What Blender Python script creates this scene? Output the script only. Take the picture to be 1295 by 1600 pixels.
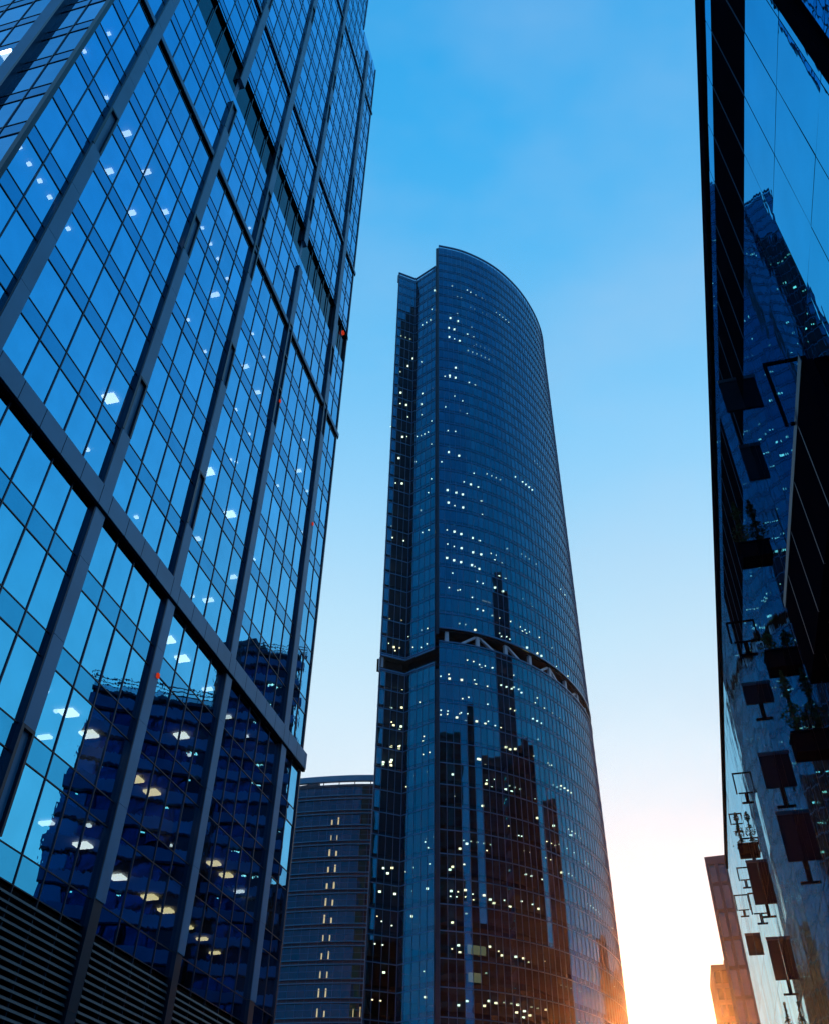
import bpy, math, random
from mathutils import Vector, Matrix
random.seed(11)
sc = bpy.context.scene
for o in list(bpy.data.objects): bpy.data.objects.remove(o)

# ------------------------------------------------------------------ camera
EYE = 1.6
cam_d = bpy.data.cameras.new('camera'); cam = bpy.data.objects.new('camera', cam_d)
sc.collection.objects.link(cam); sc.camera = cam
cam_d.sensor_width = 36; cam_d.sensor_fit = 'HORIZONTAL'; cam_d.lens = 1400/1295*36
cam_d.clip_start = 0.1; cam_d.clip_end = 6000
up_c = Vector((683-647.5, 785+800, -1400)).normalized()       # world up seen in camera axes
fw = Vector((0,0,-1)); hz = (fw - up_c*fw.dot(up_c)).normalized(); rt = hz.cross(up_c)
cam.matrix_world = Matrix.Translation((0,0,EYE)) @ Matrix((rt, hz, up_c)).to_4x4()

# ------------------------------------------------------------------ sky, sun, exposure
SUN_AZ = math.radians(14.2); SUN_EL = math.radians(8.6)
w = bpy.data.worlds.new('World'); sc.world = w; w.use_nodes = True
nt = w.node_tree; nt.nodes.clear()
def N(t, **k):
    n = nt.nodes.new(t)
    for a, b in k.items(): setattr(n, a, b)
    return n
def math_n(op, a, b=None, clamp=False):
    n = N('ShaderNodeMath', operation=op); n.use_clamp = clamp
    for i, v in enumerate((a, b)):
        if v is None: continue
        if isinstance(v, (int, float)): n.inputs[i].default_value = v
        else: nt.links.new(v, n.inputs[i])
    return n.outputs[0]
def ramp(fac, stops):
    n = N('ShaderNodeValToRGB'); cr = n.color_ramp
    while len(cr.elements) < len(stops): cr.elements.new(0.5)
    for e, (p, c) in zip(cr.elements, stops): e.position = p; e.color = (*c, 1)
    nt.links.new(fac, n.inputs[0]); return n.outputs[0]
tc = N('ShaderNodeTexCoord'); sep = N('ShaderNodeSeparateXYZ'); nt.links.new(tc.outputs['Generated'], sep.inputs[0])
X, Y, Z = sep.outputs
z01 = math_n('MAXIMUM', Z, 0.0)
front = ramp(z01, [(0.0,(1.12,1.02,.97)),(0.18,(1.12,1.10,1.10)),(0.30,(1.02,1.08,1.12)),(0.42,(.84,1.02,1.14)),(0.55,(.60,.92,1.13)),
                   (0.68,(.345,.76,1.12)),(0.80,(.155,.635,1.11)),(0.90,(.06,.54,1.09)),(1.0,(.025,.46,1.04))])
back = ramp(z01, [(0.0,(.30,.40,.60)),(0.2,(.24,.40,.68)),(0.45,(.11,.36,.66)),(0.7,(.05,.30,.64)),(1.0,(.03,.32,.74))])
sx, sy = math.sin(SUN_AZ), math.cos(SUN_AZ)
dot = math_n('ADD', math_n('MULTIPLY', X, sx), math_n('MULTIPLY', Y, sy))
f = math_n('MULTIPLY_ADD' if False else 'ADD', math_n('MULTIPLY', dot, .72), .5, clamp=True)
mix = N('ShaderNodeMix', data_type='RGBA'); nt.links.new(f, mix.inputs[0]); nt.links.new(back, mix.inputs[6]); nt.links.new(front, mix.inputs[7])
# thin high cloud: a slow noise that lightens the blue a little
no = N('ShaderNodeTexNoise'); no.inputs['Scale'].default_value = 2.2; no.inputs['Detail'].default_value = 5; no.inputs['Roughness'].default_value = .5
mp = N('ShaderNodeMapping'); mp.inputs['Scale'].default_value = (1, 1.3, 2.2); nt.links.new(tc.outputs['Generated'], mp.inputs[0]); nt.links.new(mp.outputs[0], no.inputs['Vector'])
cl = ramp(no.outputs[0], [(0.0,(0,0,0)),(.46,(0,0,0)),(.78,(1,1,1))])
mx2 = N('ShaderNodeMix', data_type='RGBA'); mx2.inputs[7].default_value = (.62,.76,.96,1)
nt.links.new(math_n('MULTIPLY', cl, .36), mx2.inputs[0]); nt.links.new(mix.outputs[2], mx2.inputs[6])
sky = N('ShaderNodeTexSky', sky_type='NISHITA'); sky.sun_disc = False
sky.sun_elevation = SUN_EL; sky.sun_rotation = SUN_AZ; sky.air_density = 1.0; sky.dust_density = .6; sky.ozone_density = 3
bg1 = N('ShaderNodeBackground'); bg1.inputs[1].default_value = .05; nt.links.new(sky.outputs[0], bg1.inputs[0])
bg2 = N('ShaderNodeBackground'); bg2.inputs[1].default_value = .92; nt.links.new(mx2.outputs[2], bg2.inputs[0])
ms = N('ShaderNodeMixShader'); ms.inputs[0].default_value = .94; nt.links.new(bg1.outputs[0], ms.inputs[1]); nt.links.new(bg2.outputs[0], ms.inputs[2])
out = N('ShaderNodeOutputWorld'); nt.links.new(ms.outputs[0], out.inputs[0])

sd = bpy.data.lights.new('sun', 'SUN'); sun = bpy.data.objects.new('sun', sd); sc.collection.objects.link(sun)
sd.energy = 5.0; sd.angle = math.radians(.6); sd.color = (1.0, .31, .07)
sv = Vector((math.sin(SUN_AZ)*math.cos(SUN_EL), math.cos(SUN_AZ)*math.cos(SUN_EL), math.sin(SUN_EL)))
sun.rotation_euler = sv.to_track_quat('Z', 'Y').to_euler(); sun.location = (0, 0, 300)
sc.view_settings.view_transform = 'Standard'; sc.view_settings.look = 'None'; sc.view_settings.gamma = 1; sc.view_settings.exposure = 0
sc.cycles.max_bounces = 10; sc.cycles.glossy_bounces = 6; sc.cycles.transparent_max_bounces = 12; sc.cycles.diffuse_bounces = 2
sc.cycles.volume_bounces = 0; sc.cycles.sample_clamp_indirect = 3

# ------------------------------------------------------------------ materials
def mat(name, col, rough=.5, metal=0, var=.12, scale=.6, bump=0):
    m = bpy.data.materials.new(name); m.use_nodes = True; t = m.node_tree; b = t.nodes['Principled BSDF']
    b.inputs['Roughness'].default_value = rough; b.inputs['Specular IOR Level'].default_value = .0 if rough >= .6 else .4; b.inputs['Metallic'].default_value = metal
    c = t.nodes.new('ShaderNodeTexCoord'); n = t.nodes.new('ShaderNodeTexNoise'); n.inputs['Scale'].default_value = scale; n.inputs['Detail'].default_value = 6
    t.links.new(c.outputs['Object'], n.inputs['Vector'])
    r = t.nodes.new('ShaderNodeValToRGB'); r.color_ramp.elements[0].position = .3; r.color_ramp.elements[1].position = .7
    r.color_ramp.elements[0].color = (*[v*(1-var) for v in col], 1); r.color_ramp.elements[1].color = (*[min(1, v*(1+var)) for v in col], 1)
    t.links.new(n.outputs[0], r.inputs[0]); t.links.new(r.outputs[0], b.inputs['Base Color'])
    if bump:
        bp = t.nodes.new('ShaderNodeBump'); bp.inputs['Distance'].default_value = bump; t.links.new(n.outputs[0], bp.inputs['Height']); t.links.new(bp.outputs[0], b.inputs['Normal'])
    return m
def glass(name, refl, through, f0, wob=.006, wscale=.35, stretch=(1,1,1), wob2=0, wscale2=2.0, rough=0.0, graze=(.80,.93,1)):
    """coated curtain-wall glass: a mirror part that grows towards grazing, the rest lets tinted light through"""
    m = bpy.data.materials.new(name); m.use_nodes = True; t = m.node_tree; t.nodes.clear()
    o = t.nodes.new('ShaderNodeOutputMaterial'); mxs = t.nodes.new('ShaderNodeMixShader')
    g = t.nodes.new('ShaderNodeBsdfGlossy'); g.inputs['Roughness'].default_value = rough
    tr = t.nodes.new('ShaderNodeBsdfTransparent'); tr.inputs[0].default_value = (*through, 1)
    fr = t.nodes.new('ShaderNodeFresnel'); fr.inputs[0].default_value = 1.5
    mr = t.nodes.new('ShaderNodeMapRange'); mr.inputs['From Min'].default_value = .04; mr.inputs['From Max'].default_value = 1.0
    mr.inputs['To Min'].default_value = f0; mr.inputs['To Max'].default_value = 1.0
    t.links.new(fr.outputs[0], mr.inputs[0]); t.links.new(mr.outputs[0], mxs.inputs[0])
    # the coating's tint fades out at grazing angles
    mc = t.nodes.new('ShaderNodeMix'); mc.data_type = 'RGBA'; mc.inputs[6].default_value = (*refl, 1); mc.inputs[7].default_value = (*graze, 1)
    gr = t.nodes.new('ShaderNodeMapRange'); gr.inputs['From Min'].default_value = .07; gr.inputs['From Max'].default_value = .8
    t.links.new(fr.outputs[0], gr.inputs[0]); t.links.new(gr.outputs[0], mc.inputs[0]); 
    # every pane its own batch of coating, with a little grime
    ge = t.nodes.new('ShaderNodeNewGeometry'); pr = t.nodes.new('ShaderNodeMapRange'); pr.inputs['To Min'].default_value = .80; pr.inputs['To Max'].default_value = 1.0
    gm = t.nodes.new('ShaderNodeTexNoise'); gm.inputs['Scale'].default_value = .8; gm.inputs['Detail'].default_value = 8
    gmr = t.nodes.new('ShaderNodeMapRange'); gmr.inputs['To Min'].default_value = .86; gmr.inputs['To Max'].default_value = 1.1
    t.links.new(gm.outputs[0], gmr.inputs[0]); t.links.new(ge.outputs['Random Per Island'], pr.inputs[0])
    mm = t.nodes.new('ShaderNodeMath'); mm.operation = 'MULTIPLY'; t.links.new(pr.outputs[0], mm.inputs[0]); t.links.new(gmr.outputs[0], mm.inputs[1])
    vm = t.nodes.new('ShaderNodeVectorMath'); vm.operation = 'SCALE'; t.links.new(mc.outputs[2], vm.inputs[0]); t.links.new(mm.outputs[0], vm.inputs['Scale']); t.links.new(vm.outputs[0], g.inputs[0])
    cg = t.nodes.new('ShaderNodeTexCoord'); t.links.new(cg.outputs['Object'], gm.inputs['Vector'])
    c = t.nodes.new('ShaderNodeTexCoord'); mp = t.nodes.new('ShaderNodeMapping'); mp.inputs['Scale'].default_value = stretch
    gi = t.nodes.new('ShaderNodeNewGeometry'); om = t.nodes.new('ShaderNodeMath'); om.operation = 'MULTIPLY'; om.inputs[1].default_value = 60
    oa = t.nodes.new('ShaderNodeVectorMath'); oa.operation = 'ADD'; t.links.new(gi.outputs['Random Per Island'], om.inputs[0])
    t.links.new(c.outputs['Object'], oa.inputs[0]); t.links.new(om.outputs[0], oa.inputs[1]); t.links.new(oa.outputs[0], mp.inputs[0])   # each pane bends on its own
    n = t.nodes.new('ShaderNodeTexNoise'); n.inputs['Scale'].default_value = wscale; n.inputs['Detail'].default_value = 1.5; t.links.new(mp.outputs[0], n.inputs['Vector'])
    bp = t.nodes.new('ShaderNodeBump'); bp.inputs['Distance'].default_value = wob; bp.inputs['Strength'].default_value = 1.0; t.links.new(n.outputs[0], bp.inputs['Height'])
    last = bp
    if wob2:
        n2 = t.nodes.new('ShaderNodeTexNoise'); n2.inputs['Scale'].default_value = wscale2; n2.inputs['Detail'].default_value = 2; t.links.new(mp.outputs[0], n2.inputs['Vector'])
        b2 = t.nodes.new('ShaderNodeBump'); b2.inputs['Distance'].default_value = wob2; t.links.new(n2.outputs[0], b2.inputs['Height']); t.links.new(bp.outputs[0], b2.inputs['Normal']); last = b2
    t.links.new(last.outputs[0], g.inputs['Normal'])
    t.links.new(tr.outputs[0], mxs.inputs[1]); t.links.new(g.outputs[0], mxs.inputs[2]); t.links.new(mxs.outputs[0], o.inputs[0])
    return m
def lamp_mat(name, col, s, sample=False):
    m = bpy.data.materials.new(name); m.use_nodes = True; t = m.node_tree; t.nodes.clear()
    e = t.nodes.new('ShaderNodeEmission'); e.inputs[0].default_value = (*col, 1); e.inputs[1].default_value = s
    o = t.nodes.new('ShaderNodeOutputMaterial'); t.links.new(e.outputs[0], o.inputs[0])
    m.cycles.emission_sampling = 'AUTO' if sample else 'NONE'
    return m
M = dict(
  glassL = glass('blue_mirror_glass', (.07,.56,1.0), (.34,.46,.55), .80, wob=.010, wscale=.33, wob2=.0012, wscale2=2.2),
  spandL = glass('teal_spandrel_glass', (.04,.44,.86), (.01,.03,.06), .66, wob=.008, wscale=.4),
  wallL = mat('rear_wall', (.01,.08,.15), .3),
  glassT = glass('dark_blue_glass', (.003,.32,.64), (.38,.50,.60), .37, wob=.010, wscale=.25),
  spandT = glass('dark_blue_spandrel', (.003,.27,.56), (.01,.02,.04), .37, wob=.008, wscale=.25),
  glassD = glass('painted_reflection_glass', (.004,.07,.16), (.40,.46,.50), .09, wob=.01, wscale=.25),  # outer wing: a dark reflection put into the glass colour
  glassH = glass('hotel_glass', (.003,.20,.40), (.3,.4,.5), .27, graze=(.3,.5,.65), wob=.008, wscale=.3),
  glassR = glass('rippled_blue_glass', (.01,.56,.90), (.05,.10,.16), .84, wob=.015, wscale=.24, stretch=(1,1,.5), graze=(.32,.58,.74), wob2=.0010, wscale2=2.4),
  glassF = glass('far_glass', (.16,.20,.26), (.1,.11,.13), .40, wob=.01, wscale=.3),
  mull = mat('dark_mullion', (.004,.022,.05), .35, .4, .1),
  fin = mat('grey_blue_panel', (.035,.20,.40), .5, .1, .14, .35),
  seam = mat('panel_joint', (.012,.02,.035), .7),
  black = mat('black_louvre', (.0015,.003,.008), .7),
  band = mat('blue_balcony_band', (.02,.14,.32), .55),
  slot = glass('dark_teal_strip', (.01,.14,.22), (0,0,0), .30, wob=.004),
  dark = mat('dark_interior', (.012,.025,.045), .8),
  board = mat('blue_black_paint', (.004,.012,.026), .65),
  tmull = mat('recess_line', (.03,.09,.16), .6),
  louv = mat('grey_louvre', (.035,.062,.088), .5, .2, .2, 1.2),
  core = mat('interior_core', (.16,.17,.18), .8, 0, .5, .25),
  ceil = mat('interior_ceiling', (.22,.23,.24), .8, 0, .3, .3),
  rail = mat('pale_rail', (.02,.14,.31), .35, .5, .1),
  railH = mat('hotel_rail', (.02,.24,.44), .45, .1, .1),
  thin = mat('thin_mullion', (.025,.12,.26), .4, .4, .1),
  strut = mat('painted_steel', (.42,.55,.70), .5),
  conc = mat('concrete', (.22,.23,.24), .85, 0, .2, .4, .01),
  asph = mat('asphalt', (.045,.047,.05), .9, 0, .25, .7, .01),
  pave = mat('paving', (.20,.20,.20), .85, 0, .2, 1.5, .01),
  earth = mat('city_ground', (.07,.075,.07), .95, 0, .3, .05),
  white = mat('road_paint', (.75,.75,.73), .7),
  block = mat('dark_cladding', (.008,.035,.08), .55, 0, .2, .1),
  pink = mat('pale_stone', (.20,.13,.11), .6, 0, .15, .1),
  leaf = mat('conifer_leaf', (.03,.06,.03), .8, 0, .4, 6),
  bark = mat('bark', (.05,.035,.025), .9, 0, .3, 9),
  lampc = lamp_mat('cool_office_light', (1,.97,.88), 6.5),
  lampc2 = lamp_mat('strip_office_light', (1,.8,.55), 3.0),
  lampT = lamp_mat('tower_office_light', (.86,1,.68), 4.5),
  lampTd = lamp_mat('dim_office_light', (.70,.9,.6), 1.6),
  lampTw = lamp_mat('tower_warm_light', (1,.86,.45), 5),
  lampL = lamp_mat('office_panel_light', (1,.90,.72), 9, True),
  lampW = lamp_mat('warm_panel_light', (1,.68,.30), 8, True),
  lobby = lamp_mat('lobby_light', (1,.62,.24), 2.6),
  glow = lamp_mat('lit_partition', (.75,.75,.38), .35),
  red = lamp_mat('red_signal', (1,.07,.02), .45),
)

# ------------------------------------------------------------------ building helpers
C = sc.collection
def tag(o, label=None, cat=None, group=None, kind=None):
    if label: o['label'] = label
    if cat: o['category'] = cat
    if group: o['group'] = group
    if kind: o['kind'] = kind
    return o
def thing(name, label, cat, loc, group=None):
    o = bpy.data.objects.new(name, None); C.objects.link(o); o.location = loc; o.empty_display_size = 1
    return tag(o, label, cat, group)
class MB:
    def __init__(s): s.v = []; s.f = []
    def hexa(s, p):                      # p: 4 bottom + 4 top corners
        i = len(s.v); s.v += [Vector(q) for q in p]
        s.f += [(i,i+3,i+2,i+1),(i+4,i+5,i+6,i+7),(i,i+1,i+5,i+4),(i+1,i+2,i+6,i+5),(i+2,i+3,i+7,i+6),(i+3,i,i+4,i+7)]; return s
    def quad(s, p):
        i = len(s.v); s.v += [Vector(q) for q in p]; s.f.append(tuple(range(i, i+len(p)))); return s
    def bar(s, a, b, w, h=None, up=Vector((0,0,1))):
        a, b = Vector(a), Vector(b); h = h or w; t = (b-a).normalized()
        if abs(t.dot(up)) > .95: up = Vector((0,1,0))
        x = t.cross(up).normalized()*w/2; y = x.cross(t).normalized()*h/2
        return s.hexa([a-x-y, a+x-y, a+x+y, a-x+y, b-x-y, b+x-y, b+x+y, b-x+y])
    def prism(s, pts, z0, z1):
        i = len(s.v); n = len(pts); s.v += [Vector((p[0],p[1],z0)) for p in pts] + [Vector((p[0],p[1],z1)) for p in pts]
        s.f.append(tuple(reversed(range(i, i+n)))); s.f.append(tuple(range(i+n, i+2*n)))
        for k in range(n): s.f.append((i+k, i+(k+1)%n, i+n+(k+1)%n, i+n+k))
        return s
    def build(s, name, m, parent=None, fix=False):
        off = parent_loc(parent); me = bpy.data.meshes.new(name)
        me.from_pydata([tuple(v-off) for v in s.v], [], s.f); me.materials.append(m)
        if fix:
            import bmesh
            b = bmesh.new(); b.from_mesh(me); bmesh.ops.recalc_face_normals(b, faces=b.faces); b.to_mesh(me); b.free()
        o = bpy.data.objects.new(name, me); C.objects.link(o)
        if parent: o.parent = parent
        return o
def parent_loc(p):
    v = Vector((0,0,0))
    while p is not None: v += p.location; p = p.parent
    return v
class Frame:
    """upright plane: origin (ground), direction a along it, n outwards"""
    def __init__(s, org, a): s.o = Vector((org[0], org[1], 0)); s.a = Vector((a[0], a[1], 0)).normalized(); s.n = Vector((s.a.y, -s.a.x, 0))
    def p(s, u, o, z): return s.o + s.a*u + s.n*o + Vector((0,0,z+EYE))
    def box(s, mb, u0, u1, o0, o1, z0, z1):
        return mb.hexa([s.p(u0,o0,z0), s.p(u0,o1,z0), s.p(u1,o1,z0), s.p(u1,o0,z0), s.p(u0,o0,z1), s.p(u0,o1,z1), s.p(u1,o1,z1), s.p(u1,o0,z1)])
    def pane(s, mb, u0, u1, z0, z1, o=0, tilt=.004):
        a = [o+random.uniform(-tilt, tilt) for _ in range(3)]; d = a[0]+a[2]-a[1]
        return mb.quad([s.p(u0,a[0],z0), s.p(u0,a[1],z1), s.p(u1,a[2],z1), s.p(u1,d,z0)][::-1])
cam_inv = cam.matrix_world.inverted()
def size_in_view(pts):
    P = [cam_inv @ Vector(p) for p in pts]
    if any(p.z > -.5 for p in P): return 0
    q = [(-1400*p.x/p.z, -1400*p.y/p.z) for p in P]
    cx = sum(a for a, b in q)/len(q); cy = sum(b for a, b in q)/len(q)
    if abs(cx) > 660 or abs(cy) > 815: return 0
    return abs(sum(q[i][0]*q[(i+1)%len(q)][1]-q[(i+1)%len(q)][0]*q[i][1] for i in range(len(q))))/2
def many(name, items, parent, stuff_label=None, limit=99):
    """items: (mesh, material, corner points). The ones that show largest are parts, the rest one part"""
    items = sorted(items, key=lambda t: -size_in_view(t[2]))
    for mb, m, _ in items[:limit]: mb.build(name, m, parent)
    rest = {}
    for mb, m, _ in items[limit:]:
        r = rest.setdefault(m.name, (MB(), m))[0]; i = len(r.v); r.v += mb.v; r.f += [tuple(k+i for k in f) for f in mb.f]
    if rest:
        if len(rest) == 1: o = list(rest.values())[0][0].build(name, list(rest.values())[0][1], parent)
        else:
            R = MB(); mats = []; idx = []
            for r, m in rest.values():
                i = len(R.v); R.v += r.v; R.f += [tuple(k+i for k in f) for f in r.f]; idx += [len(mats)]*len(r.f); mats.append(m)
            o = R.build(name, mats[0], parent)
            for m in mats[1:]: o.data.materials.append(m)
            for p, k in zip(o.data.polygons, idx): p.material_index = k
        tag(o, kind='stuff')

# lamp positions inside the two towers
LL=[(13.69,-5.23,50.45,2,0),(15.1,-0.99,54.42,0,0),(14.49,-1.06,50.45,0,0),(17.03,-1.13,50.45,0,0),(14.04,-0.6,38.54,0,0),(14.85,-0.62,38.54,0,0),(15.7,-0.6,38.54,0,0),(16.54,-0.6,38.54,0,0),(18.22,-0.62,38.54,0,0),(19.18,-1.08,50.45,1,0),(19.37,-1.28,46.48,1,0),(21.61,-1.07,50.45,1,0),(21.96,-1.28,46.48,1,0),(24.28,-1.23,50.45,1,0),(27.9,-1.01,54.42,0,0),(29.17,-0.98,54.42,0,0),(32.86,-0.8,62.36,0,0),(29.6,-1.28,46.48,0,0),(32.2,-1.3,46.48,0,0),(30.67,-0.63,50.45,1,0),(37.0,-1.09,54.42,0,0),(39.26,-1.08,54.42,0,0),(36.9,-1.09,50.45,1,0),(39.39,-1.18,50.45,1,0),(37.43,-1.35,46.48,0,0),(39.82,-1.36,46.48,0,0),(38.67,-1.22,42.51,0,0),(38.39,-1.51,42.51,0,0),(35.45,-1.1,38.54,2,0),(48.36,-1.1,54.42,0,0),(48.02,-1.1,50.45,1,0),(50.48,-1.18,50.45,0,0),(25.58,-1.36,34.57,2,0),(25.35,-1.39,30.6,0,0),(45.42,-1.31,46.48,0,0),(30.36,-0.97,54.42,0,0),(32.02,-0.98,54.42,0,0),(39.5,-1.39,38.54,2,0),(37.08,-1.93,34.57,1,0),(44.31,-1.65,38.54,0,0),(41.13,-1.28,34.57,1,0),(37.6,-1.59,30.6,0,0),(38.16,-0.86,30.6,1,0),(36.1,-1.56,26.62,2,0),(38.0,-1.63,26.62,2,0),(27.7,-1.22,18.68,0,0),(29.29,-1.7,18.68,0,0),(29.54,-1.26,18.68,2,0),(31.29,-3.49,18.68,1,0),(31.48,-1.4,18.68,2,0),(39.43,-1.55,22.65,2,0),(41.39,-1.64,26.62,1,0),(44.73,-1.9,26.62,1,0),(47.33,-1.61,26.62,0,0),(48.64,-1.83,26.62,0,0),(41.62,-2.09,22.65,0,0),(30.43,-1.45,30.6,0,0),(54.16,-1.2,50.45,0,0),(51.02,-1.43,46.48,0,0),(31.46,-2.22,14.71,1,0),(33.98,-1.99,14.71,2,0),(37.65,-1.46,18.68,2,1),(37.89,-2.43,14.71,2,0),(40.73,-2.23,14.71,2,1),(42.74,-2.35,14.71,2,1),(45.54,-2.49,14.71,1,1),(47.21,-2.41,18.68,2,1),(49.13,-2.49,18.68,2,1),(47.52,-2.55,14.71,1,1),(50.09,-2.94,14.71,1,1),(51.9,-2.84,18.68,1,0),(36.15,-1.6,18.68,2,1),(32.06,-0.6,14.71,0,0),(39.94,-1.83,18.68,0,0),(44.17,-3.66,18.68,0,0),(39.81,-3.62,18.68,0,0),(36.16,-3.04,18.68,0,0)]
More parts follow.
